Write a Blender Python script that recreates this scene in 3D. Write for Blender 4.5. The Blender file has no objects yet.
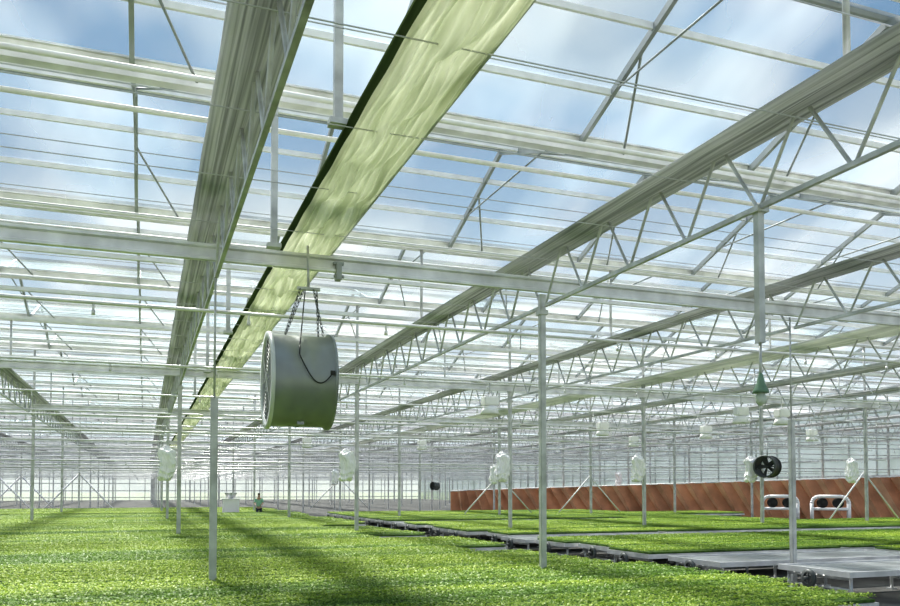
import bpy, bmesh, math, random
import numpy as np
from mathutils import Vector, Matrix
random.seed(7); np.random.seed(7)
C = bpy.context.scene.collection
TH = math.radians(20.6)
EYE = 2.0

# ------------------------------------------------------------------ camera
cam = bpy.data.cameras.new("camera"); camo = bpy.data.objects.new("camera", cam); C.objects.link(camo)
cam.lens = 32.44; cam.sensor_width = 36; cam.clip_end = 500
P = math.radians(2.0)
camo.location = (0, 0, EYE); camo.rotation_euler = (math.radians(90) + P, 0, -TH)
cam.shift_y = (489 - 811 * math.tan(P) - 303) / 900
bpy.context.scene.camera = camo

def inview(x, y, m=220):
    d = x * math.sin(TH) + y * math.cos(TH); r = x * math.cos(TH) - y * math.sin(TH)
    if d < 1: return False
    px = 450 + 811 * r / d
    return -m < px < 900 + m

# ------------------------------------------------------------------ materials
def mat(name, col, rough=.6, metal=0., noise=0.1, nscale=6., bump=0., spec=.4):
    m = bpy.data.materials.new(name); m.use_nodes = True
    nt = m.node_tree; b = nt.nodes["Principled BSDF"]
    tc = nt.nodes.new("ShaderNodeTexCoord"); n = nt.nodes.new("ShaderNodeTexNoise")
    n.inputs["Scale"].default_value = nscale; n.inputs["Detail"].default_value = 5
    nt.links.new(tc.outputs["Object"], n.inputs["Vector"])
    r = nt.nodes.new("ShaderNodeValToRGB")
    lo = [max(0, c * (1 - noise * 1.6)) for c in col]; hi = [min(1, c * (1 + noise * 1.3)) for c in col]
    r.color_ramp.elements[0].position = .3; r.color_ramp.elements[1].position = .7
    r.color_ramp.elements[0].color = (*lo, 1); r.color_ramp.elements[1].color = (*hi, 1)
    nt.links.new(n.outputs["Fac"], r.inputs["Fac"]); nt.links.new(r.outputs["Color"], b.inputs["Base Color"])
    b.inputs["Roughness"].default_value = rough; b.inputs["Metallic"].default_value = metal
    b.inputs["Specular IOR Level"].default_value = spec
    if bump:
        bp = nt.nodes.new("ShaderNodeBump"); bp.inputs["Strength"].default_value = bump
        nt.links.new(n.outputs["Fac"], bp.inputs["Height"]); nt.links.new(bp.outputs["Normal"], b.inputs["Normal"])
    return m

M_galv = mat("galvanised_steel", (.58, .585, .59), .36, .3, .2, 3)
M_alu = mat("aluminium", (.76, .755, .77), .32, .3, .14, 2)
M_dark = mat("dark_steel", (.12, .13, .13), .5, .3, .15, 3)
M_rail = mat("roof_bar_metal", (.36, .38, .39), .45, .25, .1, 2)
M_white = mat("white_paint", (.88, .87, .89), .4, 0, .06, 3)
M_fan = mat("fan_housing_metal", (.34, .36, .37), .36, .5, .08, 2)
M_fanrim = mat("fan_rim_metal", (.74, .75, .76), .4, .2, .05, 4)
M_black = mat("black_plastic", (.03, .03, .03), .5, 0, .2, 8)
M_conc = mat("concrete", (.11, .11, .105), .9, 0, .3, 1.2, .3)
M_tray = mat("grey_bench_top", (.31, .325, .33), .5, .15, .25, 1.2)
M_soil = mat("tray_soil", (.08, .15, .03), .95, 0, .4, 12, .4)
M_green = mat("lamp_green", (.18, .29, .21), .5, 0, .1, 5)
M_glassbulb = mat("bulb_glass", (.6, .65, .6), .15, 0, .03, 5)
M_skin = mat("skin", (.55, .36, .26), .6, 0, .05, 5)
M_shirt = mat("green_shirt", (.34, .60, .46), .8, 0, .1, 5)
M_trous = mat("dark_trousers", (.06, .07, .10), .8, 0, .1, 5)
M_hair = mat("hair", (.04, .03, .02), .7, 0, .2, 20)
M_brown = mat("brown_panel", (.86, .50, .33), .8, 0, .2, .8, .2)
M_brown_fold_shade = mat("brown_panel_painted_shade", (.56, .27, .16), .8, 0, .2, .8, .2)  # darker copy of the brown, paints fold shade on every other pleat
M_cable = mat("cable_steel", (.6, .6, .62), .4, .3, .05, 3)
M_bag = mat("white_plastic_sheet", (1, .97, 1), .45, 0, .01, 5)

def leafmat():
    m = bpy.data.materials.new("seedling_leaf"); m.use_nodes = True; nt = m.node_tree
    b = nt.nodes["Principled BSDF"]; out = nt.nodes["Material Output"]
    g = nt.nodes.new("ShaderNodeNewGeometry"); r = nt.nodes.new("ShaderNodeValToRGB")
    r.color_ramp.elements[0].color = (.20, .34, .032, 1); r.color_ramp.elements[1].color = (.64, .76, .20, 1)
    e = r.color_ramp.elements.new(.6); e.color = (.40, .54, .08, 1)
    nt.links.new(g.outputs["Random Per Island"], r.inputs["Fac"])
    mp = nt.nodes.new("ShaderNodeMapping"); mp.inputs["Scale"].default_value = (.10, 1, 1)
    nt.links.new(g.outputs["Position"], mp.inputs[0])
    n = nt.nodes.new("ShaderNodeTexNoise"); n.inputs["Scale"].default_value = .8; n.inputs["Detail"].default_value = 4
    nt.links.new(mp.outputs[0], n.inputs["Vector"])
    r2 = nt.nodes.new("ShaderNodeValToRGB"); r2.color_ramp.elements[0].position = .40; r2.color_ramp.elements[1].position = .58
    r2.color_ramp.elements[0].color = (.44, .57, .50, 1); r2.color_ramp.elements[1].color = (1.1, 1.06, .98, 1)  # crop tone variation, with shade and light bands painted in across the beds
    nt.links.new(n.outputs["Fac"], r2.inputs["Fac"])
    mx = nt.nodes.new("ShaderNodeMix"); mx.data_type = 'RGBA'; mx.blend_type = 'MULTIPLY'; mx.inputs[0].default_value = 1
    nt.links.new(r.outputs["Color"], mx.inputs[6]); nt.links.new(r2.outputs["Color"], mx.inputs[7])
    nt.links.new(mx.outputs[2], b.inputs["Base Color"]); b.inputs["Roughness"].default_value = .5
    t = nt.nodes.new("ShaderNodeBsdfTranslucent"); nt.links.new(mx.outputs[2], t.inputs["Color"])
    ms = nt.nodes.new("ShaderNodeMixShader"); ms.inputs[0].default_value = .35
    nt.links.new(b.outputs[0], ms.inputs[1]); nt.links.new(t.outputs[0], ms.inputs[2]); nt.links.new(ms.outputs[0], out.inputs["Surface"])
    return m
M_leaf = leafmat()

def paneMat(name, lo, hi, col=(.85, .9, .93), col2=None, scale=.35, stretch=(1, 1, 1), rough=.5):
    m = bpy.data.materials.new(name); m.use_nodes = True; nt = m.node_tree
    nt.nodes.remove(nt.nodes["Principled BSDF"]); out = nt.nodes["Material Output"]
    tr = nt.nodes.new("ShaderNodeBsdfTransparent"); tr.inputs[0].default_value = (.93, .97, .97, 1)
    tl = nt.nodes.new("ShaderNodeBsdfTranslucent"); df = nt.nodes.new("ShaderNodeBsdfDiffuse")
    g = nt.nodes.new("ShaderNodeNewGeometry")
    n2 = nt.nodes.new("ShaderNodeTexNoise"); n2.inputs["Scale"].default_value = .3; n2.inputs["Detail"].default_value = 2
    nt.links.new(g.outputs["Position"], n2.inputs["Vector"])
    rc = nt.nodes.new("ShaderNodeValToRGB"); rc.color_ramp.elements[0].position = .4; rc.color_ramp.elements[1].position = .6
    rc.color_ramp.elements[0].color = (*col, 1); rc.color_ramp.elements[1].color = (*(col2 or col), 1)
    nt.links.new(n2.outputs["Fac"], rc.inputs["Fac"])
    nt.links.new(rc.outputs[0], tl.inputs[0]); nt.links.new(rc.outputs[0], df.inputs[0])
    m1 = nt.nodes.new("ShaderNodeMixShader"); m1.inputs[0].default_value = .55
    nt.links.new(tl.outputs[0], m1.inputs[1]); nt.links.new(df.outputs[0], m1.inputs[2])
    mp = nt.nodes.new("ShaderNodeMapping"); mp.inputs["Scale"].default_value = stretch
    n = nt.nodes.new("ShaderNodeTexNoise")
    n.inputs["Scale"].default_value = scale; n.inputs["Detail"].default_value = 3; n.inputs["Roughness"].default_value = rough
    nt.links.new(g.outputs["Position"], mp.inputs[0]); nt.links.new(mp.outputs[0], n.inputs["Vector"])
    mr = nt.nodes.new("ShaderNodeMapRange"); mr.inputs[1].default_value = .41; mr.inputs[2].default_value = .66
    mr.inputs[3].default_value = lo; mr.inputs[4].default_value = hi
    nt.links.new(n.outputs["Fac"], mr.inputs[0])
    m2 = nt.nodes.new("ShaderNodeMixShader"); nt.links.new(mr.outputs[0], m2.inputs[0])
    nt.links.new(tr.outputs[0], m2.inputs[1]); nt.links.new(m1.outputs[0], m2.inputs[2])
    nt.links.new(m2.outputs[0], out.inputs["Surface"])
    return m
M_pane = paneMat("roof_glass", .13, .42, (.72, .82, .88), (.84, .84, .82), .40, (1, .5, .8), .45)
M_wallpane = paneMat("wall_glass", .55, .80, (.64, .68, .67), None, .5)

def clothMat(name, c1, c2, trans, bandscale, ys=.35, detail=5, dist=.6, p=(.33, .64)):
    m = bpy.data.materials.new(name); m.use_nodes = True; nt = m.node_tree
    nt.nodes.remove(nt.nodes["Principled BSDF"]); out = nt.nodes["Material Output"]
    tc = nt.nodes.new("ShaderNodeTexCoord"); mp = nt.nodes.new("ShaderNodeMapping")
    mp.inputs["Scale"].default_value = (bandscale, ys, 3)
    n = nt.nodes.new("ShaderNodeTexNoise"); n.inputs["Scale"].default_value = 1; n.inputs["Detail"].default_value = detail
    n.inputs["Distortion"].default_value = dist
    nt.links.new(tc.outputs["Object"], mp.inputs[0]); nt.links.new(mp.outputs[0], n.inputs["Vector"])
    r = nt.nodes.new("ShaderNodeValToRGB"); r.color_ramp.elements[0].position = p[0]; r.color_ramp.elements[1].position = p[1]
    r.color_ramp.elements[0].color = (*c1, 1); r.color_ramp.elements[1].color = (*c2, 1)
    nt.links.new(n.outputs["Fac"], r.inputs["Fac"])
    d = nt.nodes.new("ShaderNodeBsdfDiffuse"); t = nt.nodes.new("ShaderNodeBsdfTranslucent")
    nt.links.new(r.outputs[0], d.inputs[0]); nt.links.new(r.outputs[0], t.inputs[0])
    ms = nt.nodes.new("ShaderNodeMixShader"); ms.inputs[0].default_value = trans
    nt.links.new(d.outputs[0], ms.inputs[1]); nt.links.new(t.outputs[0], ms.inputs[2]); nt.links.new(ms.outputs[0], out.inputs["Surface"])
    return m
M_cl_grey = clothMat("grey_shade_cloth", (.32, .325, .33), (.77, .77, .78), .35, 24, .2, 3)  # lengthwise colour streaks paint in the shading of fine pleats
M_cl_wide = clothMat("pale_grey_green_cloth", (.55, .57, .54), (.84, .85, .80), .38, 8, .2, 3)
M_cl_cream = clothMat("cream_shade_cloth", (.56, .60, .45), (.95, .96, .85), .58, 7, .5, 3, .8, (.34, .62))  # fold shading painted as streaks, darker where cloth layers gather
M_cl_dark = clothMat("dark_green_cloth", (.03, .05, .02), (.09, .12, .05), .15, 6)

# ------------------------------------------------------------------ mesh helpers
def tube(bm, a, b, r, n=6, cap=True):
    a = Vector(a); b = Vector(b); ax = (b - a)
    if ax.length < 1e-6: return
    ax.normalize(); u = ax.orthogonal().normalized(); v = ax.cross(u)
    A = []; B = []
    for i in range(n):
        t = 2 * math.pi * i / n; o = (u * math.cos(t) + v * math.sin(t)) * r
        A.append(bm.verts.new(a + o)); B.append(bm.verts.new(b + o))
    for i in range(n):
        f = bm.faces.new((A[i], A[(i + 1) % n], B[(i + 1) % n], B[i])); f.smooth = n > 5
    if cap:
        bm.faces.new(A[::-1]); bm.faces.new(B)
def box(bm, c, s, mi=0, rot=None):
    vs = []
    for dx in (-.5, .5):
        for dy in (-.5, .5):
            for dz in (-.5, .5):
                v = Vector((dx * s[0], dy * s[1], dz * s[2]))
                if rot: v = rot @ v
                vs.append(bm.verts.new(v + Vector(c)))
    for q in ((0, 1, 3, 2), (4, 6, 7, 5), (0, 4, 5, 1), (2, 3, 7, 6), (0, 2, 6, 4), (1, 5, 7, 3)):
        f = bm.faces.new([vs[i] for i in q]); f.material_index = mi
def prof(bm, pts, a, b, up=Vector((0, 0, 1))):
    a = Vector(a); b = Vector(b); ax = (b - a).normalized(); s = ax.cross(up).normalized(); u = s.cross(ax)
    A = [bm.verts.new(a + s * p[0] + u * p[1]) for p in pts]; B = [bm.verts.new(b + s * p[0] + u * p[1]) for p in pts]
    n = len(pts)
    for i in range(n): bm.faces.new((A[i], A[(i + 1) % n], B[(i + 1) % n], B[i]))
    bm.faces.new(A[::-1]); bm.faces.new(B)
def rect(w, h): return [(-w, -h), (w, -h), (w, h), (-w, h)]
def lathe(bm, pr, n=32, axis='X', closed=False):
    rings = []
    for (x, r) in pr:
        ring = []
        for i in range(n):
            t = 2 * math.pi * i / n; c, s = r * math.cos(t), r * math.sin(t)
            ring.append(bm.verts.new((x, c, s) if axis == 'X' else (c, s, x)))
        rings.append(ring)
    for j in range(len(rings) - 1):
        for i in range(n):
            f = bm.faces.new((rings[j][i], rings[j][(i + 1) % n], rings[j + 1][(i + 1) % n], rings[j + 1][i])); f.smooth = True
def mesh(bm, name, mats):
    bmesh.ops.recalc_face_normals(bm, faces=bm.faces)
    me = bpy.data.meshes.new(name); bm.to_mesh(me); bm.free()
    for m in (mats if isinstance(mats, (list, tuple)) else [mats]): me.materials.append(m)
    return me
def obj(name, me, loc=(0, 0, 0), label=None, cat=None, group=None, kind=None, parent=None, rot=None):
    o = bpy.data.objects.new(name, me); C.objects.link(o); o.location = loc
    if rot: o.rotation_euler = rot
    if parent: o.parent = parent
    if label: o["label"] = label
    if cat: o["category"] = cat
    if group: o["group"] = group
    if kind: o["kind"] = kind
    return o

# ------------------------------------------------------------------ grid data
X0, DX = .95, 5.45
KS = range(-4, 9)
NT = 11
YR = [12.5 + 13.1 * j for j in range(0, NT)]
ROWS = [-.6 + 6.55 * j for j in range(0, 2 * NT + 3)]     # gutter lines
YEND = ROWS[-1]
HG, HR = 6.05 + EYE, 7.35 + EYE
XL, XR = -26., 52.

bm = bmesh.new(); box(bm, ((XL + XR) / 2, (YEND - 2) / 2, -.05), (XR - XL, YEND + 2.5, .1))
obj("floor", mesh(bm, "floor", M_conc), label="grey concrete greenhouse floor", cat="floor", kind="structure")
bm = bmesh.new(); box(bm, (0, 100, -.35), (900, 900, .3))
obj("ground", mesh(bm, "ground", mat("grass_ground", (.2, .24, .12), .9, 0, .3, .1)), label="grassy ground around the greenhouse", cat="ground", kind="structure")

def wall(name, a, b, H, label):
    a = Vector(a); b = Vector(b); L = (b - a).length; d = (b - a) / L
    bm = bmesh.new()
    q = [a, b, b + Vector((0, 0, H)), a + Vector((0, 0, H))]
    f = bm.faces.new([bm.verts.new(p) for p in q]); f.material_index = 0
    k0 = len(bm.faces)
    s = 0
    while s <= L + .01:
        p = a + d * s; prof(bm, rect(.05, .05), p, p + Vector((0, 0, H)), Vector((1, .3, 0)).normalized()); s += 2.6
    for z in (.5, 1.7, 3.0, 4.3, 5.6, 6.9, H):
        prof(bm, rect(.03, .06), a + Vector((0, 0, z)), b + Vector((0, 0, z)))
    bm.faces.ensure_lookup_table()
    for f in bm.faces[k0:]: f.material_index = 1
    obj(name, mesh(bm, name, [M_wallpane, M_galv]), label=label, cat="wall", kind="structure")
wall("wall_back", (XL, YEND, 0), (XR, YEND, 0), HG, "glazed metal framed end wall")
wall("wall_left", (XL, -.6, 0), (XL, YEND, 0), HG, "glazed metal framed side wall")
wall("wall_right", (XR, -.6, 0), (XR, YEND, 0), HG, "glazed metal framed side wall")

def slab(x0, x1, y0, z0, y1, z1):
    bm = bmesh.new()
    bm.faces.new([bm.verts.new(p) for p in ((x0, y0, z0), (x1, y0, z0), (x1, y1, z1), (x0, y1, z1))])
    return mesh(bm, "glass_slope", M_pane)
bm = bmesh.new(); prof(bm, [(-.20, .16), (-.13, .16), (-.08, -.03), (.08, -.03), (.13, .16), (.20, .16), (.20, .13), (.15, .13), (.10, -.09), (-.10, -.09), (-.15, .13), (-.20, .13)], (XL, 0, 0), (XR, 0, 0))
me_gut = mesh(bm, "roof_gutter", M_alu)
bm = bmesh.new(); tube(bm, (XL, 0, 0), (XR, 0, 0), .045, 8); me_hp = mesh(bm, "heating_pipe", M_white)
bm = bmesh.new(); prof(bm, [(-.07, 0), (-.05, .08), (.05, .08), (.07, 0), (.03, -.05), (-.03, -.05)], (XL, 0, 0), (XR, 0, 0)); me_rid = mesh(bm, "roof_ridge", M_rail)
bm = bmesh.new(); prof(bm, rect(.028, .05), (XL, 0, 0), (XR, 0, 0)); me_pur = mesh(bm, "roof_purlin", M_white)
for i, y in enumerate(ROWS):
    if i > 0:
        obj("roof_gutter", me_gut, (0, y, HG), "galvanised channel gutter spanning the roof", "gutter", "roof gutters")
        if i < len(ROWS) - 1:
            obj("heating_pipe", me_hp, (0, y - .42, HG - .12), "white heating pipe running along the gutter", "pipe", "heating pipes")
            obj("heating_pipe", me_hp, (0, y + .5, HG - .3), "white heating pipe running along the gutter", "pipe", "heating pipes")
    if i < len(ROWS) - 1:
        ym = y + 3.275; yn = y + 6.55
        obj("ceiling", slab(XL, XR, y + .12, HG + .12, ym, HR), label="hazy glass roof slope", cat="ceiling", kind="structure")
        obj("ceiling", slab(XL, XR, ym, HR, yn - .12, HG + .12), label="hazy glass roof slope", cat="ceiling", kind="structure")
        obj("roof_ridge", me_rid, (0, ym, HR - .02), "metal ridge bar of the glass roof", "roof bar", "roof ridges")
        for t in (.36, .72):
            obj("roof_purlin", me_pur, (0, y + 3.275 * t, HG + (HR - HG) * t - .02), "slim white metal roof purlin", "roof bar", "roof purlins")
            obj("roof_purlin", me_pur, (0, yn - 3.275 * t, HG + (HR - HG) * t - .02), "slim white metal roof purlin", "roof bar", "roof purlins")
bm = bmesh.new()
pr = rect(.035, .06)
prof(bm, pr, (0, 0, 0), (0, 3.275, HR - HG - .08)); prof(bm, pr, (0, 3.275, HR - HG - .08), (0, 6.55, 0))
tube(bm, (.02, 2.0, .72), (.9, .1, -.02), .022); tube(bm, (.02, 4.55, .72), (.9, 6.45, -.02), .022)
tube(bm, (0, 1.3, .45), (0, 5.25, .45), .02)
me_raf = mesh(bm, "roof_rafter", M_rail)
for y in ROWS[:17]:
    for j in range(-6, 12):
        x = -.25 + 3.675 * j
        if XL < x < XR - 1 and inview(x, y + 3, 350):
            obj("roof_rafter", me_raf, (x, y, HG), "braced metal rafter pair of one roof bay", "roof beam", "roof rafters")

# ------------------------------------------------------------------ posts
def box_post(h0, h1, w, thin_to=None):
    bm = bmesh.new(); box(bm, (0, 0, (h0 + h1) / 2), (w, w, h1 - h0))
    box(bm, (0, 0, .02), (w * 2.2, w * 2.2, .04))
    if thin_to is None: box(bm, (0, 0, 3.15 + EYE - .1), (w * 1.5, w * 1.5, .08))
    bmesh.ops.bevel(bm, geom=[e for e in bm.edges if abs((e.verts[0].co - e.verts[1].co).z) > .5], offset=.012, segments=2, affect='EDGES')
    if thin_to: tube(bm, (0, 0, h1 - .02), (0, 0, thin_to), .016, 8)
    return mesh(bm, "support_post", M_galv)
me_post = box_post(0, 4.1 + EYE, .115)
me_postf = box_post(0, 3.36 + EYE, .105)
me_posts = box_post(0, 1.35 + EYE, .105, 3.38 + EYE)
bm = bmesh.new(); tube(bm, (0, 0, 4.1 + EYE), (0, 0, HG - .1), .045, 8); me_stub = mesh(bm, "post_extension", M_galv)
for y in YR:
    for k in KS:
        x = X0 + DX * k
        if inview(x, y):
            p = obj("support_post", me_post if y > 13 else (me_postf if k == 1 else me_posts), (x, y, 0), "square galvanised steel support post", "post", "greenhouse support posts")
            if y > 13: obj("post_extension", me_stub, parent=p)

# lattice trusses
L = 13.1; LE = L - .12
zl, zt = 3.15 + EYE, 4.12 + EYE
bm = bmesh.new(); prof(bm, rect(.027, .027), (0, .01, zl), (0, LE, zl)); me_lo = mesh(bm, "bottom_chord", M_galv)
bm = bmesh.new(); prof(bm, rect(.03, .03), (0, .01, zt), (0, LE, zt)); me_up = mesh(bm, "top_chord", M_galv)
bm = bmesh.new(); n = 10; s = LE / n
for i in range(n):
    tube(bm, (0, i * s + .02, zl), (0, i * s + s / 2, zt), .022, 6, False); tube(bm, (0, i * s + s / 2, zt), (0, (i + 1) * s - .02, zl), .022, 6, False)
me_web = mesh(bm, "web_bars", M_galv)
bm = bmesh.new(); tube(bm, (0, 6.55, zt), (0, 6.55, HG - .1), .035, 8); me_st = mesh(bm, "gutter_strut", M_galv)
for k in KS:
    x = X0 + DX * k
    for j in range(-1, NT):
        y = 12.5 + 13.1 * j
        if inview(x, y + 13, 300) or inview(x, y + 6, 300):
            t = obj("lattice_truss", None, (x, y, 0), "galvanised zigzag lattice truss between posts", "truss", "lattice trusses")
            obj("bottom_chord", me_lo, parent=t); obj("top_chord", me_up, parent=t); obj("web_bars", me_web, parent=t); obj("gutter_strut", me_st, parent=t)

# cross beams, pipes, rails, wires
bm = bmesh.new()
prof(bm, [(-.05, .12), (.05, .12), (.05, .08), (0, .06), (0, -.06), (.05, -.08), (.05, -.12), (-.05, -.12), (-.05, -.09), (-.03, -.07), (-.03, .07), (-.05, .09)], (XL, 0, 0), (XR, 0, 0))
me_beam = mesh(bm, "cross_beam", M_alu)
for y in YR:
    obj("cross_beam", me_beam, (0, y - .12, 3.5 + EYE), "galvanised channel beam running across the posts", "beam", "cross beams")
bm = bmesh.new(); tube(bm, (XL, 0, 0), (XR, 0, 0), .03, 8)
for i in range(32):
    x = XL + 1.2 + i * 2.4; tube(bm, (x, 0, 0), (x, 0, -.16), .018, 6); tube(bm, (x, 0, -.12), (x, 0, -.20), .03, 6)
me_pipe = mesh(bm, "sprinkler_pipe", M_alu)
for y in [12.5 + 6.55 * j for j in range(0, 21)]:
    obj("sprinkler_pipe", me_pipe, (0, y + 1.4, 2.95 + EYE), "thin overhead water pipe with small nozzles", "pipe", "sprinkler pipes")
for y in [25.6, 32.15, 38.7, 45.25, 51.8, 58.35, 64.9, 71.4, 78, 84.5, 91, 97.6, 104, 117]:
    obj("sprinkler_pipe", me_pipe, (0, y + .14, 2.15 + EYE), "thin overhead water pipe with small nozzles", "pipe", "sprinkler pipes")
    if y > 38: obj("sprinkler_pipe", me_pipe, (0, y - .14, 1.25 + EYE), "thin overhead water pipe with small nozzles", "pipe", "sprinkler pipes")
bm = bmesh.new(); prof(bm, rect(.025, .04), (XL, 0, 0), (XR, 0, 0)); me_r = mesh(bm, "cross_rail", M_white)
for y in sorted([12.5 + 3.275 * j for j in range(1, 40)]):
    obj("cross_rail", me_r, (0, y, 4.22 + EYE), "slim metal rail crossing above the trusses", "rail", "cross rails")
bm = bmesh.new(); tube(bm, (XL, 0, 0), (XR, 0, 0), .007, 4); me_w = mesh(bm, "screen_wire", M_cable)
for i in range(26):
    obj("screen_wire", me_w, (0, 5.4 + i * .9, 4.24 + EYE - .5 * (i % 2)), "thin steel wire stretched for the shade screen", "wire", "screen wires")

# ------------------------------------------------------------------ curtains
def curtain(w, dep, y0, y1, step0, nx, pleat, sag, seed, m, period=1.31, flat=4):
    rng = np.random.RandomState(seed); ys = [y0]
    while ys[-1] < y1: ys.append(ys[-1] + step0 * max(1, ys[-1] / 14))
    ny = len(ys); ph = rng.rand(12) * 6.28
    verts = []; faces = []
    for j, y in enumerate(ys):
        s = abs(math.sin(math.pi * y / period))
        ww = w * (1 + .008 * math.sin(y * 1.7 + ph[0]) + .008 * math.sin(y * 4.1 + ph[1]))
        for i in range(nx + 1):
            u = -1 + 2 * i / nx
            sh = -dep * (1 - abs(u) ** flat)
            pz = pleat * math.sin(u * nx * .5 + ph[2] + .7 * math.sin(y * .9 + ph[3])) + pleat * .9 * math.sin(u * 13 + 1.2 * math.sin(y * .7 + ph[4]) + ph[5])
            fold = sag * s * (1 - u * u) * (.6 + .4 * math.sin(u * 5 + y * .8 + ph[6])) + sag * .35 * (1 - u * u) * math.sin(7 * u + 4.2 * y + ph[7])
            verts.append((u * ww / 2, y, sh + (pz if abs(u) < .97 else 0) - fold))
        for i in range(5):
            u = 1 - 2 * (i + 1) / 6
            verts.append((u * ww / 2, y, .04))
    m_ = nx + 1 + 5
    for j in range(ny - 1):
        for i in range(m_):
            a = j * m_ + i; b = j * m_ + (i + 1) % m_
            faces.append((a, b, b + m_, a + m_))
    me = bpy.data.meshes.new("shade_curtain"); me.from_pydata(verts, [], faces); me.materials.append(m)
    me.polygons.foreach_set("use_smooth", [True] * len(me.polygons))
    return me
def hem_mesh(hw, zlo, wob=.01):
    bm = bmesh.new(); yy = .5; prev = None
    while yy < YEND - 1:
        z = zlo + wob * math.sin(yy * 5.3)
        cur = [bm.verts.new((-hw, yy, .09)), bm.verts.new((-hw - .03, yy, 0)), bm.verts.new((-hw - .005, yy, z))]
        if prev:
            for a in range(2): bm.faces.new((prev[a], prev[a + 1], cur[a + 1], cur[a]))
        prev = cur; yy += .2 * max(1, yy / 10)
    return mesh(bm, "curtain_hem", M_cl_dark)
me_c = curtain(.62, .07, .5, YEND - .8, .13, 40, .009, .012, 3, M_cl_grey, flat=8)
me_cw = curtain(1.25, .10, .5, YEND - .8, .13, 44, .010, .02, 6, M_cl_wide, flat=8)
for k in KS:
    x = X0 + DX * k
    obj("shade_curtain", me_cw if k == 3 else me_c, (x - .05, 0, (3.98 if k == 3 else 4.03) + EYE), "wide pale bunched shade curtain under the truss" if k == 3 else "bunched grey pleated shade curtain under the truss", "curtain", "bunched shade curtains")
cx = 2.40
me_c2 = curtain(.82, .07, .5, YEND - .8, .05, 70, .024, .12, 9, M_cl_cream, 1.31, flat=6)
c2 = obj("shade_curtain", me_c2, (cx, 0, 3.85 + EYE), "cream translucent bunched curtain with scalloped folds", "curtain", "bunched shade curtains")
obj("curtain_hem", hem_mesh(.42, -.11), parent=c2, label="dark green curtain hem")
bm = bmesh.new()
prof(bm, rect(.03, .04), (.44, .5, .08), (.44, YEND - 1, .08))
obj("curtain_rail", mesh(bm, "curtain_rail", M_galv), parent=c2)
bm = bmesh.new(); box(bm, (0, 0, 1.25), (.09, .09, 2.5)); box(bm, (0, 0, .0), (.2, .16, .06)); me_h = mesh(bm, "roof_hanger", M_galv)
for yy in (8.4, 11.9, 18.9, 25.4, 32):
    obj("roof_hanger", me_h, (1.72 if yy > 9 else 1.88, yy, 3.55 + EYE + (.35 if yy < 9 else 0)), "square steel hanger between beam and gutter", "hanger", "roof hangers")
bm = bmesh.new(); box(bm, (0, 0, 0), (.08, .16, .26)); box(bm, (0, 0, .13), (.16, .1, .04)); tube(bm, (-.08, -.05, -.08), (.08, -.05, -.08), .025, 8)
obj("pulley_bracket", mesh(bm, "pulley_bracket", M_rail), (2.78, 12.35, 3.38 + EYE), "small grey metal pulley bracket clamped to the cross beam", "bracket")

# ------------------------------------------------------------------ big fan
def barrel_fan(R, Ln, loc, rz, label, mh, mrim, gr=.009):
    f = obj("circulation_fan", None, loc, label, "fan", rot=(0, 0, rz))
    bm = bmesh.new(); h = Ln / 2
    lathe(bm, [(-h, R * .93), (-h, R * 1.0), (-h * .93, R * 1.0), (-h * .9, R * .965), (-h * .1, R * .965), (0, R * .975), (h * .1, R * .965), (h * .9, R * .965), (h * .93, R), (h, R), (h, R * .93), (-h, R * .93)], 56)
    for a in (0, math.pi): box(bm, (0, R * .97 * math.cos(a + 1.2), R * .97 * math.sin(a + 1.2)), (.1, .06, .06))
    obj("housing", mesh(bm, "housing", mh), parent=f)
    for sgn in (-1, 1):
        bm = bmesh.new()
        for rr in [R * (.15 + .78 * i / 9) for i in range(10)]:
            pts = [Vector((sgn * (h + .02), rr * math.cos(t), rr * math.sin(t))) for t in [2 * math.pi * i / 40 for i in range(40)]]
            for i in range(40): tube(bm, pts[i], pts[(i + 1) % 40], R * gr * .7, 4, False)
        for i in range(8):
            t = math.pi * i / 4; tube(bm, (sgn * (h + .02), 0, 0), (sgn * (h + .02), R * .96 * math.cos(t), R * .96 * math.sin(t)), R * gr, 5)
        obj("guard_grille", mesh(bm, "guard_grille", mrim), parent=f)
        bm = bmesh.new(); lathe(bm, [(sgn * h, R * .88), (sgn * (h + .03), R * .90), (sgn * (h + .03), R * 1.02), (sgn * h * .95, R * 1.02), (sgn * h, R * .88)], 56)
        obj("rim", mesh(bm, "rim", mrim if sgn < 0 else mh), parent=f)
    bm = bmesh.new()
    for i in range(5):
        t0 = 2 * math.pi * i / 5; pv = None
        for s in range(7):
            rr = R * (.12 + .76 * s / 6); tw = .9 - .5 * s / 6; wd = R * .26
            c = []
            for e in (-1, 1):
                tt = t0 + e * wd * math.cos(tw) / rr * .9
                c.append(bm.verts.new((e * wd * math.sin(tw), rr * math.cos(tt), rr * math.sin(tt))))
            if pv: fc = bm.faces.new((pv[0], pv[1], c[1], c[0])); fc.smooth = True
            pv = c
    obj("blades", mesh(bm, "blades", M_dark), parent=f)
    bm = bmesh.new(); lathe(bm, [(-h * .5, 0.001), (-h * .5, R * .14), (h * .5, R * .16), (h * .5, 0.001)], 24); box(bm, (h * .2, 0, 0), (.05, R * 1.9, .05))
    obj("motor", mesh(bm, "motor", M_dark), parent=f)
    return f
FL = (2.11, 12.05, EYE + 1.60)
fan = barrel_fan(.70, .88, FL, math.radians(-1), "large silver-grey barrel fan hanging on chains", M_fan, M_fanrim, .006)
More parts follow.
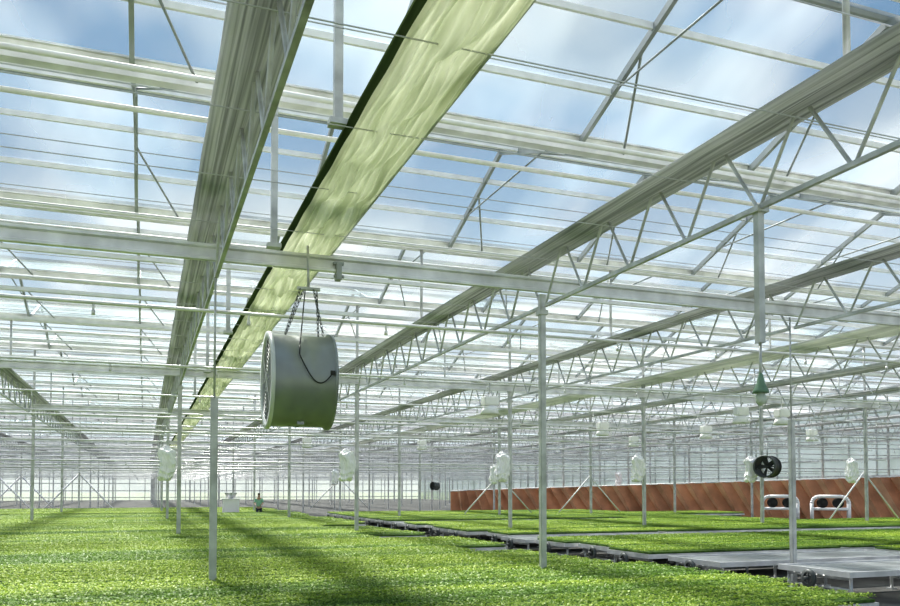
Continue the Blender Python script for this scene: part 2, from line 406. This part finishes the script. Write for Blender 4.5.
def chain(bm, a, b):
    a = Vector(a); b = Vector(b); n = max(2, int((b - a).length / .06)); ax = (b - a).normalized(); u = ax.orthogonal().normalized(); v = ax.cross(u)
    for i in range(n):
        c = a + (b - a) * ((i + .5) / n); s = u if i % 2 else v; pts = []
        for k in range(8):
            t = 2 * math.pi * k / 8; pts.append(c + ax * math.cos(t) * .042 + s * math.sin(t) * .016)
        for k in range(8): tube(bm, pts[k], pts[(k + 1) % 8], .006, 4, False)
for (xx, yy, tx, ty) in ((-.22, -.2, .02, -.04), (-.18, .2, .08, .04), (.34, -.2, .22, -.04), (.34, .2, .28, .04)):
    bm = bmesh.new(); chain(bm, (xx, yy, .67), (tx, ty, 1.38))
    obj("hanging_chain", mesh(bm, "hanging_chain", M_dark), parent=fan)
bm = bmesh.new(); box(bm, (.15, 0, 1.40), (.34, .08, .04)); tube(bm, (.15, 0, 1.40), (.15, .1, 2.08), .018); obj("hanger_plate", mesh(bm, "hanger_plate", M_galv), parent=fan)
def polytube(bm, pts, r, n=6):
    for i in range(len(pts) - 1): tube(bm, pts[i], pts[i + 1], r, n)
bm = bmesh.new(); pts = []
for i in range(25):
    t = i / 24; z = .30 - .32 * math.sin(math.pi * t * .9) ** .9 - .14 * t
    pts.append((-.08 + .46 * t, -math.sqrt(.705 ** 2 - z * z) - .02, z))
polytube(bm, pts, .009)
polytube(bm, [pts[0], (-.06, -.55, .46), (0, -.3, .70), (.06, -.05, 1.0), (.1, 0, 1.38)], .009)
box(bm, (pts[-1][0], pts[-1][1], pts[-1][2]), (.06, .04, .06))
obj("power_cable", mesh(bm, "power_cable", M_black), parent=fan)

f2 = barrel_fan(.42, .62, (22.4, 24.9, EYE + .86), math.radians(28), "small black barrel fan fixed to a post", M_black, M_dark)
bm = bmesh.new(); tube(bm, (0, 0, .4), (0, 0, .9), .02); obj("mount_bracket", mesh(bm, "mount_bracket", M_galv), parent=f2)
barrel_fan(.28, .36, (18.3, 51.6, EYE + .2), math.radians(20), "small black barrel fan fixed to a post", M_dark, M_dark)

# ------------------------------------------------------------------ white wrapped units
def bagmesh(seed):
    rng = random.Random(seed); bm = bmesh.new(); n = 28; rings = []
    pr = [(.50, .03), (.46, .10), (.42, .12), (.38, .20), (.30, .235), (.15, .22), (0, .235), (-.12, .215), (-.25, .23), (-.32, .19), (-.42, .20), (-.48, .15)]
    ph = [rng.random() * 6 for _ in range(6)]
    for (z, r) in pr:
        ring = []
        for i in range(n):
            t = 2 * math.pi * i / n
            rr = r * (1 + .12 * math.sin(4 * t + ph[0] + z * 7) + .08 * math.sin(9 * t + ph[1] - z * 11) + rng.uniform(-.04, .04)) / max(abs(math.cos(t)), abs(math.sin(t))) ** .45
            ring.append(bm.verts.new((rr * math.cos(t) + .04 * math.sin(z * 6 + ph[3]), rr * .8 * math.sin(t), z + .04 * math.sin(3 * t + ph[2]))))
        rings.append(ring)
    for j in range(len(rings) - 1):
        for i in range(n):
            bm.faces.new((rings[j][i], rings[j][(i + 1) % n], rings[j + 1][(i + 1) % n], rings[j + 1][i]))
    bm.faces.new(rings[0]); bm.faces.new(rings[-1][::-1])
    return mesh(bm, "wrapped_fan", M_bag)
bags = [bagmesh(s) for s in range(3)]
i = 0
for (y, ks) in ((25.6, (0, 1, 2, 3, 4, 5)), (51.8, (2, 6)), (38.7, (3,))):
    for k in ks:
        x = X0 + DX * k
        obj("wrapped_fan", bags[i % 3], (x - (.36 if k < 4 else (.66 if k == 4 else .95)), y - .15, EYE + .76), "fan wrapped in white plastic sheeting beside a post", "wrapped fan", "plastic wrapped fans"); i += 1

hp = obj("hanging_lamp", None, (6.42, 7.22, .08), "small green-capped lamp on a square drop pole", "lamp")
bm = bmesh.new(); box(bm, (0, 0, EYE + 2.32), (.08, .08, 1.54)); box(bm, (0, 0, EYE + 3.05), (.16, .16, .06)); tube(bm, (0, 0, EYE + 1.1), (0, 0, EYE + 1.56), .018); obj("pole", mesh(bm, "pole", M_galv), parent=hp)
bm = bmesh.new(); lathe(bm, [(EYE + 1.22, .015), (EYE + 1.16, .035), (EYE + 1.10, .045), (EYE + 1.02, .085), (EYE + .99, .09), (EYE + 1.0, .03)], 20, 'Z'); obj("lamp_shade", mesh(bm, "lamp_shade", M_green), parent=hp)
bm = bmesh.new(); lathe(bm, [(EYE + 1.0, .03), (EYE + .96, .055), (EYE + .91, .06), (EYE + .87, .045), (EYE + .85, .01)], 20, 'Z'); obj("bulb", mesh(bm, "bulb", M_glassbulb), parent=hp)

bm = bmesh.new(); box(bm, (0, 0, 0), (.42, .3, .26)); bmesh.ops.bevel(bm, geom=bm.edges[:], offset=.03, segments=2, affect='EDGES'); me_lb = mesh(bm, "ballast_box", M_bag)
bm = bmesh.new(); lathe(bm, [(-.12, .08), (-.16, .18), (-.36, .27), (-.37, .25), (-.18, .16), (-.14, .07)], 20, 'Z'); me_lr = mesh(bm, "reflector", M_bag)
bm = bmesh.new(); tube(bm, (0, 0, .12), (0, 0, .52), .015); me_lh = mesh(bm, "hook", M_galv)
for (x, y, h) in ((8.86, 20.45, 2.42), (17.4, 20.45, 2.42), (19.0, 20.45, 2.42), (21.2, 27.0, 2.42), (16.4, 27.0, 2.42), (22.1, 33.55, 2.42), (13.5, 40.1, 2.42), (26.7, 27.0, 2.42), (7.5, 40.1, 2.42)):
    f = obj("grow_light", None, (x, y, EYE + h), "pale metal light fixture hanging from a water pipe", "light fixture", "hanging light fixtures")
    obj("ballast_box", me_lb, parent=f); obj("reflector", me_lr, parent=f); obj("hook", me_lh, parent=f)

# ------------------------------------------------------------------ benches and plants
def bench_meshes(L, W):
    bm = bmesh.new()
    for y in (.02, W - .02): prof(bm, rect(.02, .05), (0, y, .53), (L, y, .53))
    for x in (.02, L - .02): prof(bm, rect(.02, .05), (x, .04, .53), (x, W - .04, .53))
    for j in range(1, int(L / 1.3)): prof(bm, rect(.02, .02), (j * 1.3, .04, .50), (j * 1.3, W - .04, .50))
    fr = mesh(bm, "frame", M_alu)
    bm = bmesh.new(); nb = 9; pw = (W - .08) / nb
    for j in range(nb): box(bm, (L / 2, .04 + pw * (j + .5), .54), (L - .06, pw - .05, .02))
    tp = mesh(bm, "bench_top", M_tray)
    bm = bmesh.new()
    for y in (.12, W - .12):
        tube(bm, (0, y, .0), (0, y, .46), .03, 8); box(bm, (0, y, .015), (.14, .14, .03))
    tube(bm, (0, .12, .25), (0, W - .12, .25), .022, 8); tube(bm, (0, .12, .44), (0, W - .12, .44), .03, 8)
    lg = mesh(bm, "leg", M_galv)
    return fr, tp, lg
bm = bmesh.new(); lathe(bm, [(-.03, .10), (-.03, .16), (.03, .16), (.03, .10), (-.03, .10)], 20)
for i in range(4):
    t = math.pi * i / 2; tube(bm, (0, 0, 0), (0, .13 * math.cos(t), .13 * math.sin(t)), .015)
tube(bm, (-.12, 0, 0), (.04, 0, 0), .03, 8)
me_wheel = mesh(bm, "crank_wheel", M_dark)
bm = bmesh.new(); box(bm, (.04, 0, .46), (.2, .3, .2)); tube(bm, (.12, -.6, .52), (.12, .55, .52), .025); box(bm, (.09, .42, .50), (.12, .12, .2)); box(bm, (.09, -.45, .48), (.1, .2, .14)); tube(bm, (.06, -.4, .45), (.06, -.4, 0), .02)
me_gear = mesh(bm, "drive_gear", M_dark)

def plants_mesh(L, W, name, seed, grid=.075, nl=10):
    rng = np.random.RandomState(seed)
    nx = int(L / grid); ny = int(W / grid)
    gx, gy = np.meshgrid((np.arange(nx) + .5) * L / nx, (np.arange(ny) + .5) * W / ny)
    gx = gx.ravel() + rng.uniform(-.035, .035, gx.size); gy = gy.ravel() + rng.uniform(-.03, .03, gy.size)
    row = np.maximum(0, np.sin(gy * 2 * np.pi / .42))
    hh = .030 + .018 * row + .008 * np.sin(gx * 2.1) * np.sin(gy * 3.3 + gx) + rng.uniform(-.008, .012, gx.size)
    n = gx.size * nl
    px = np.repeat(gx, nl); py = np.repeat(gy, nl); ph = np.repeat(hh, nl)
    az = rng.uniform(0, 2 * np.pi, n); el = rng.uniform(-.1, .75, n)
    l = rng.uniform(.022, .046, n); w = l * rng.uniform(.3, .48, n)
    bx = px + .016 * np.cos(az); by = py + .016 * np.sin(az); bz = .625 + ph * rng.uniform(.4, 1., n)
    dx = np.cos(az) * np.cos(el); dy = np.sin(az) * np.cos(el); dz = np.sin(el)
    sx = -np.sin(az); sy = np.cos(az)
    V = np.empty((n, 4, 3))
    V[:, 0] = np.stack([bx, by, bz], 1)
    mid = np.stack([bx + dx * l * .55, by + dy * l * .55, bz + dz * l * .6], 1)
    V[:, 1] = mid + np.stack([sx * w, sy * w, w * .2], 1); V[:, 3] = mid - np.stack([sx * w, sy * w, -w * .2], 1)
    V[:, 2] = np.stack([bx + dx * l, by + dy * l, bz + dz * l - l * .12], 1)
    V[:, :, 1] = np.clip(V[:, :, 1], -.03, W + .03)
    me = bpy.data.meshes.new(name); me.vertices.add(n * 4); me.vertices.foreach_set("co", V.ravel())
    me.loops.add(n * 4); me.loops.foreach_set("vertex_index", np.arange(n * 4, dtype=np.int32))
    me.polygons.add(n); me.polygons.foreach_set("loop_start", np.arange(0, n * 4, 4, dtype=np.int32))
    try: me.polygons.foreach_set("loop_total", np.full(n, 4, dtype=np.int32))
    except Exception: pass
    me.update(calc_edges=True); me.validate()
    me.materials.append(M_leaf)
    return me
def soil(L, W):
    bm = bmesh.new(); box(bm, (L / 2, W / 2, .603), (L - .08, W - .04, .035)); return mesh(bm, "growing_tray", M_soil)
LL, WW = 17.6, 1.68
frL, tpL, lgL = bench_meshes(LL, WW); plL = plants_mesh(LL, WW, "seedling_plants", 1); soL = soil(LL, WW)
LS = 5.5
frS, tpS, lgS = bench_meshes(LS, WW); plS = [plants_mesh(LS, WW, "seedling_plants", 5 + i) for i in range(2)]; soS = soil(LS, WW)
rr = random.Random(4)
def bench(x, y, L, fr, tp, lg, pl, so, empty=False):
    b = obj("plant_bench", None, (x, y, 0), "empty grey slatted rolling greenhouse bench" if empty else "rolling aluminium bench covered with green seedlings", "bench", "rolling benches")
    obj("frame", fr, parent=b); obj("bench_top", tp, parent=b)
    nl = 7 if L > 10 else 3
    for i in range(nl): obj("leg", lg, (.15 + (L - .3) * i / (nl - 1), 0, 0), parent=b)
    if L > 10:
        obj("crank_wheel", me_wheel, (L + .14, WW / 2 - .1, .40), parent=b); obj("drive_gear", me_gear, (L + .02, WW / 2 + .25, 0), parent=b)
    else: obj("crank_wheel", me_wheel, (-.08, WW / 2, .40), parent=b)
    if not empty:
        obj("growing_tray", so, (x, y, 0), "dark tray of soil under the seedlings", "tray", "growing trays")
        obj("seedling_plants", pl, (x, y, 0), "dense carpet of bright green leafy seedlings", "plants", None, "stuff")
XP = lambda y: 21 + (60 - y) * 23 / 31
for i in range(32):
    if i == 24: continue
    y = 5.9 + 1.75 * i
    bench(-9.4 + rr.uniform(-.7, .3) - (1.6 if i in (6, 9, 13) else 0) + (1.0 if i in (1, 2, 3) else (.5 if i == 4 else 0)), y, LL, frL, tpL, lgL, plL, soL)
yb = [10.6, 12.9, 15.0, 17.0, 18.8, 20.6, 22.8, 25.0, 26.8, 28.6, 30.4, 32.2, 34.3, 36.5, 38.3, 40.1, 41.9, 43.7, 45.5]
step = {0: 1.3, 1: .45, 2: .2, 3: .6, 4: .3, 6: .5, 9: .4}
for i, y in enumerate(yb):
    for s in range(4):
        x = 10.0 + s * 5.75 + rr.uniform(-.04, .04) + step.get(i, 0)
        if not inview(x + 1, y + 1, 400): continue
        if x + LS > XP(y) - 2.0: continue
        if s == 3 and 28 < y < 37: continue
        empty = (s == 0 and y < 14) or (i == 5 and s < 3) or (i == 11 and s < 2)
        bench(x, y, LS, frS, tpS, lgS, plS[(i + s) % 2], soS, empty)

bm = bmesh.new(); lathe(bm, [(0, .001), (0, .10), (.22, .14), (.24, .15), (.24, .13), (.05, .1), (.05, .001)], 16, 'Z'); me_pot = mesh(bm, "plant_pot", M_black)
for i in range(26):
    yv = 13.4 + i * 1.15 + rr.uniform(-.3, .3)
    obj("plant_pot", me_pot, (9.15 + rr.uniform(-.25, .3), yv, 0), "empty black plastic plant pot on the aisle floor", "plant pot", "black pots in the aisle")

# ------------------------------------------------------------------ brown partition
bm = bmesh.new(); A = Vector((22.2, 58.4, 0)); B = Vector((44.5, 28.4, 0)); Lp = (B - A).length; D = (B - A) / Lp; Nn = Vector((-D.y, D.x, 0)); n = 76
pv = None; rb = random.Random(3)
for i in range(n + 1):
    t = i / n; o = (.20 + rb.uniform(-.08, .1)) * (1 if i % 2 else -1); top = 1.82 + 1.03 * t
    jj = rb.uniform(-.12, .12)
    lean = 1.4 * min(1, t * 6 + .1)
    b = A + D * (Lp * t + jj + (.12 if i % 2 else -.12)) + Nn * o; tp = A + D * (Lp * t - lean + jj * .6) + Nn * o + Vector((0, 0, top + rb.uniform(-.03, .03)))
    cur = (bm.verts.new(b), bm.verts.new(tp))
    if pv:
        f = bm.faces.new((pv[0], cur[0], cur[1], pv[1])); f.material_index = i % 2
    pv = cur
part = obj("partition_curtain", mesh(bm, "partition_curtain", [M_brown, M_brown_fold_shade]), (0, 0, 0), "pleated orange-brown partition curtain behind the benches", "curtain")
bm = bmesh.new(); tube(bm, A + Vector((0, 0, 1.87)) - D * .1, B + Vector((0, 0, 2.89)) - D * .9, .04, 8); obj("top_rail", mesh(bm, "top_rail", M_white), parent=part)

def cart(x, y):
    c = obj("irrigation_cart", None, (x, y, 0), "white tubular cart with round black hose reels", "cart", "white tube carts", rot=(0, 0, -math.radians(43)))
    W = .88
    bm = bmesh.new()
    for s in (-.3, .3):
        pts = [(-W, s, .35), (-W, s, 1.25)] + [(-W + .36 - .36 * math.cos(a), s, 1.25 + .36 * math.sin(a)) for a in (.3, .6, .9, 1.2, 1.57)]
        pts += [(-q[0], q[1], q[2]) for q in pts[::-1]]
        polytube(bm, pts, .085, 8); tube(bm, (-W, s, .95), (W, s, .95), .07, 8)
    for xx in (-W, W): tube(bm, (xx, -.3, .95), (xx, .3, .95), .05, 8)
    obj("tube_frame", mesh(bm, "tube_frame", M_bag), parent=c)
    bm = bmesh.new(); lathe(bm, [(-.24, .001), (-.24, .27), (-.18, .27), (-.18, .2), (.18, .2), (.18, .27), (.24, .27), (.24, .001)], 20)
    bmesh.ops.rotate(bm, verts=bm.verts, cent=(0, 0, 0), matrix=Matrix.Rotation(math.pi / 2, 3, 'Z'))
    me = mesh(bm, "hose_reel", M_black)
    for xx in (-.38, .38): obj("hose_reel", me, (xx, 0, 1.27), parent=c)
    bm = bmesh.new(); lathe(bm, [(-.05, .001), (-.05, .2), (.05, .2), (.05, .001)], 16); bmesh.ops.rotate(bm, verts=bm.verts, cent=(0, 0, 0), matrix=Matrix.Rotation(math.pi / 2, 3, 'Z'))
    me = mesh(bm, "wheel", M_black)
    for xx in (-.8, .8):
        for s in (-.3, .3): obj("wheel", me, (xx, s, .2), parent=c)
cart(31.95, 34.6); cart(33.65, 32.85)

bm = bmesh.new(); tube(bm, (0, 0, 3.1), (2.7, 0, .1), .065, 8); tube(bm, (0, 0, 3.1), (-2.7, 0, .1), .065, 8); me_br = mesh(bm, "diagonal_brace", M_bag)
for (x, y) in ((X0 - 2 * DX, 64.9), (X0 - DX, 64.9), (X0 - 3 * DX, 78), (X0 - 2 * DX, 78), (X0 + 6 * DX, 25.6)):
    obj("diagonal_brace", me_br, (x, y + .16, 0), "pair of white diagonal braces propping a post", "brace", "post braces")
bm = bmesh.new(); tube(bm, (0, 0, 2.7), (1.9, 0, .75), .035, 8); tube(bm, (0, 0, 2.7), (-1.9, 0, .75), .035, 8); me_br2 = mesh(bm, "diagonal_brace", M_white)
for (k, y) in ((3, 38.7), (4, 38.7), (2, 51.8), (5, 25.6)):
    obj("diagonal_brace", me_br2, (X0 + k * DX, y + .12, 0), "pair of slim white diagonal braces propping a post", "brace", "slim post braces")

mc = obj("potting_machine", None, (4.7, 48.9, 0), "white potting machine with hopper beside the worker", "machine")
bm = bmesh.new(); box(bm, (0, 0, .75), (.9, .8, 1.3)); box(bm, (0, 0, 1.42), (1.0, .9, .06)); bmesh.ops.bevel(bm, geom=bm.edges[:], offset=.02, segments=2, affect='EDGES')
obj("body", mesh(bm, "body", M_bag), parent=mc)
bm = bmesh.new(); lathe(bm, [(1.45, .15), (1.75, .36), (1.78, .36), (1.5, .12)], 4, 'Z'); obj("hopper", mesh(bm, "hopper", M_galv), parent=mc)
bm = bmesh.new(); [tube(bm, (x, y, 0), (x, y, .15), .05) for x in (-.35, .35) for y in (-.3, .3)]; obj("foot", mesh(bm, "foot", M_dark), parent=mc)

# ------------------------------------------------------------------ person
def skinobj(name, vs, es, rad, m, parent=None, root=0, sub=2):
    me = bpy.data.meshes.new(name); me.from_pydata(vs, es, []); o = bpy.data.objects.new(name, me); C.objects.link(o)
    me.materials.append(m); o.modifiers.new("skin", 'SKIN'); sm = o.modifiers.new("sub", 'SUBSURF'); sm.levels = sub; sm.render_levels = sub
    for i, r in enumerate(rad):
        s = me.skin_vertices[0].data[i]; s.radius = (r, r * .85) if not isinstance(r, tuple) else r
        s.use_root = (i == root)
    if parent: o.parent = parent
    return o
def person(loc, rz):
    vs = [(0, 0, .95), (0, 0, 1.12), (0, -.02, 1.32), (0, -.04, 1.45), (0, -.06, 1.53), (0, -.08, 1.62), (0, -.09, 1.70)]
    es = [(i, i + 1) for i in range(6)]; rad = [(.15, .11), (.13, .10), (.16, .11), (.07, .07), (.052, .055), (.078, .092), (.06, .075)]
    def add(pts, rs, at):
        p = at
        for q, r in zip(pts, rs):
            vs.append(q); rad.append(r); es.append((p, len(vs) - 1)); p = len(vs) - 1
        return p
    for s in (-1, 1):
        add([(s * .09, 0, .86), (s * .10, -.03, .50), (s * .10, .02, .10), (s * .10, -.03, .04), (s * .11, -.17, .03)], [.095, .065, .042, .04, .03], 0)
        w = add([(s * .18, -.03, 1.41), (s * .24, -.10, 1.15), (s * .17, -.34, 1.10), (s * .16, -.40, 1.09)], [.055, .043, .03, .032], 3)
        for f in range(4):
            add([(s * (.13 + .02 * f), -.45, 1.085), (s * (.13 + .02 * f), -.49, 1.06 - .003 * f)], [.009, .008], w)
        add([(s * .125, -.41, 1.08), (s * .115, -.44, 1.06)], [.01, .009], w)
    body = skinobj("person", vs, es, rad, M_skin)
    body.location = loc; body.rotation_euler = (0, 0, rz)
    body["label"] = "person in a light green shirt leaning over the plants"; body["category"] = "person"
    v = [(0, 0, .93), (0, 0, 1.12), (0, -.02, 1.33), (0, -.04, 1.44)]; e = [(0, 1), (1, 2), (2, 3)]; r = [(.17, .13), (.16, .125), (.18, .13), (.085, .08)]
    for s in (-1, 1):
        b = len(v); v += [(s * .19, -.03, 1.40), (s * .235, -.09, 1.2)]; e += [(2, b), (b, b + 1)]; r += [.075, .065]
    skinobj("shirt", v, e, r, M_shirt, body)
    v = [(0, 0, .97)]; e = []; r = [(.165, .13)]
    for s in (-1, 1):
        b = len(v); v += [(s * .095, 0, .85), (s * .10, -.03, .5), (s * .10, .02, .1)]; e += [(0, b), (b, b + 1), (b + 1, b + 2)]; r += [.11, .085, .065]
    skinobj("trousers", v, e, r, M_trous, body)
    v = [(0, -.045, 1.60), (0, -.06, 1.70), (0, -.09, 1.765)]; skinobj("hair", v, [(0, 1), (1, 2)], [(.08, .07), (.09, .09), (.06, .07)], M_hair, body)
    for s in (-1, 1):
        bm = bmesh.new()
        bmesh.ops.create_uvsphere(bm, u_segments=8, v_segments=6, radius=.012, matrix=Matrix.Translation((s * .03, -.178, 1.655)))
        obj("eye", mesh(bm, "eye", M_black), parent=body)
person((6.25, 48.35, 0), math.radians(-15))

# ------------------------------------------------------------------ light & world
sun = bpy.data.lights.new("sun", 'SUN'); sun.energy = 10.8; sun.angle = math.radians(11); sun.color = (1, .95, .88)
so = bpy.data.objects.new("sun", sun); C.objects.link(so); so.rotation_euler = (math.radians(-36), math.radians(-6), 0)
w = bpy.data.worlds.new("world"); bpy.context.scene.world = w; w.use_nodes = True; nt = w.node_tree
bg = nt.nodes["Background"]
tc = nt.nodes.new("ShaderNodeTexCoord"); sep = nt.nodes.new("ShaderNodeSeparateXYZ"); nt.links.new(tc.outputs["Generated"], sep.inputs[0])
r = nt.nodes.new("ShaderNodeValToRGB"); r.color_ramp.elements[0].color = (.66, .72, .76, 1); r.color_ramp.elements[1].color = (.09, .23, .42, 1)
r.color_ramp.elements[0].position = .02; r.color_ramp.elements[1].position = .42
nt.links.new(sep.outputs["Z"], r.inputs["Fac"])
mp = nt.nodes.new("ShaderNodeMapping"); mp.inputs["Scale"].default_value = (1, 1, 2.1); mp.inputs["Location"].default_value = (.35, .2, .1)
nt.links.new(tc.outputs["Generated"], mp.inputs[0])
n = nt.nodes.new("ShaderNodeTexNoise"); n.inputs["Scale"].default_value = 2.8; n.inputs["Detail"].default_value = 3; n.inputs["Roughness"].default_value = .4
nt.links.new(mp.outputs[0], n.inputs["Vector"])
cr = nt.nodes.new("ShaderNodeValToRGB"); cr.color_ramp.elements[0].position = .48; cr.color_ramp.elements[1].position = .72
nt.links.new(n.outputs["Fac"], cr.inputs["Fac"])
mx = nt.nodes.new("ShaderNodeMix"); mx.data_type = 'RGBA'; nt.links.new(cr.outputs["Color"], mx.inputs[0]); nt.links.new(r.outputs["Color"], mx.inputs[6]); mx.inputs[7].default_value = (.54, .58, .60, 1)
nt.links.new(mx.outputs[2], bg.inputs["Color"]); bg.inputs["Strength"].default_value = 1.0
bpy.context.scene.view_settings.view_transform = 'Standard'
try: bpy.context.scene.view_settings.look = 'Medium High Contrast'
except Exception: pass
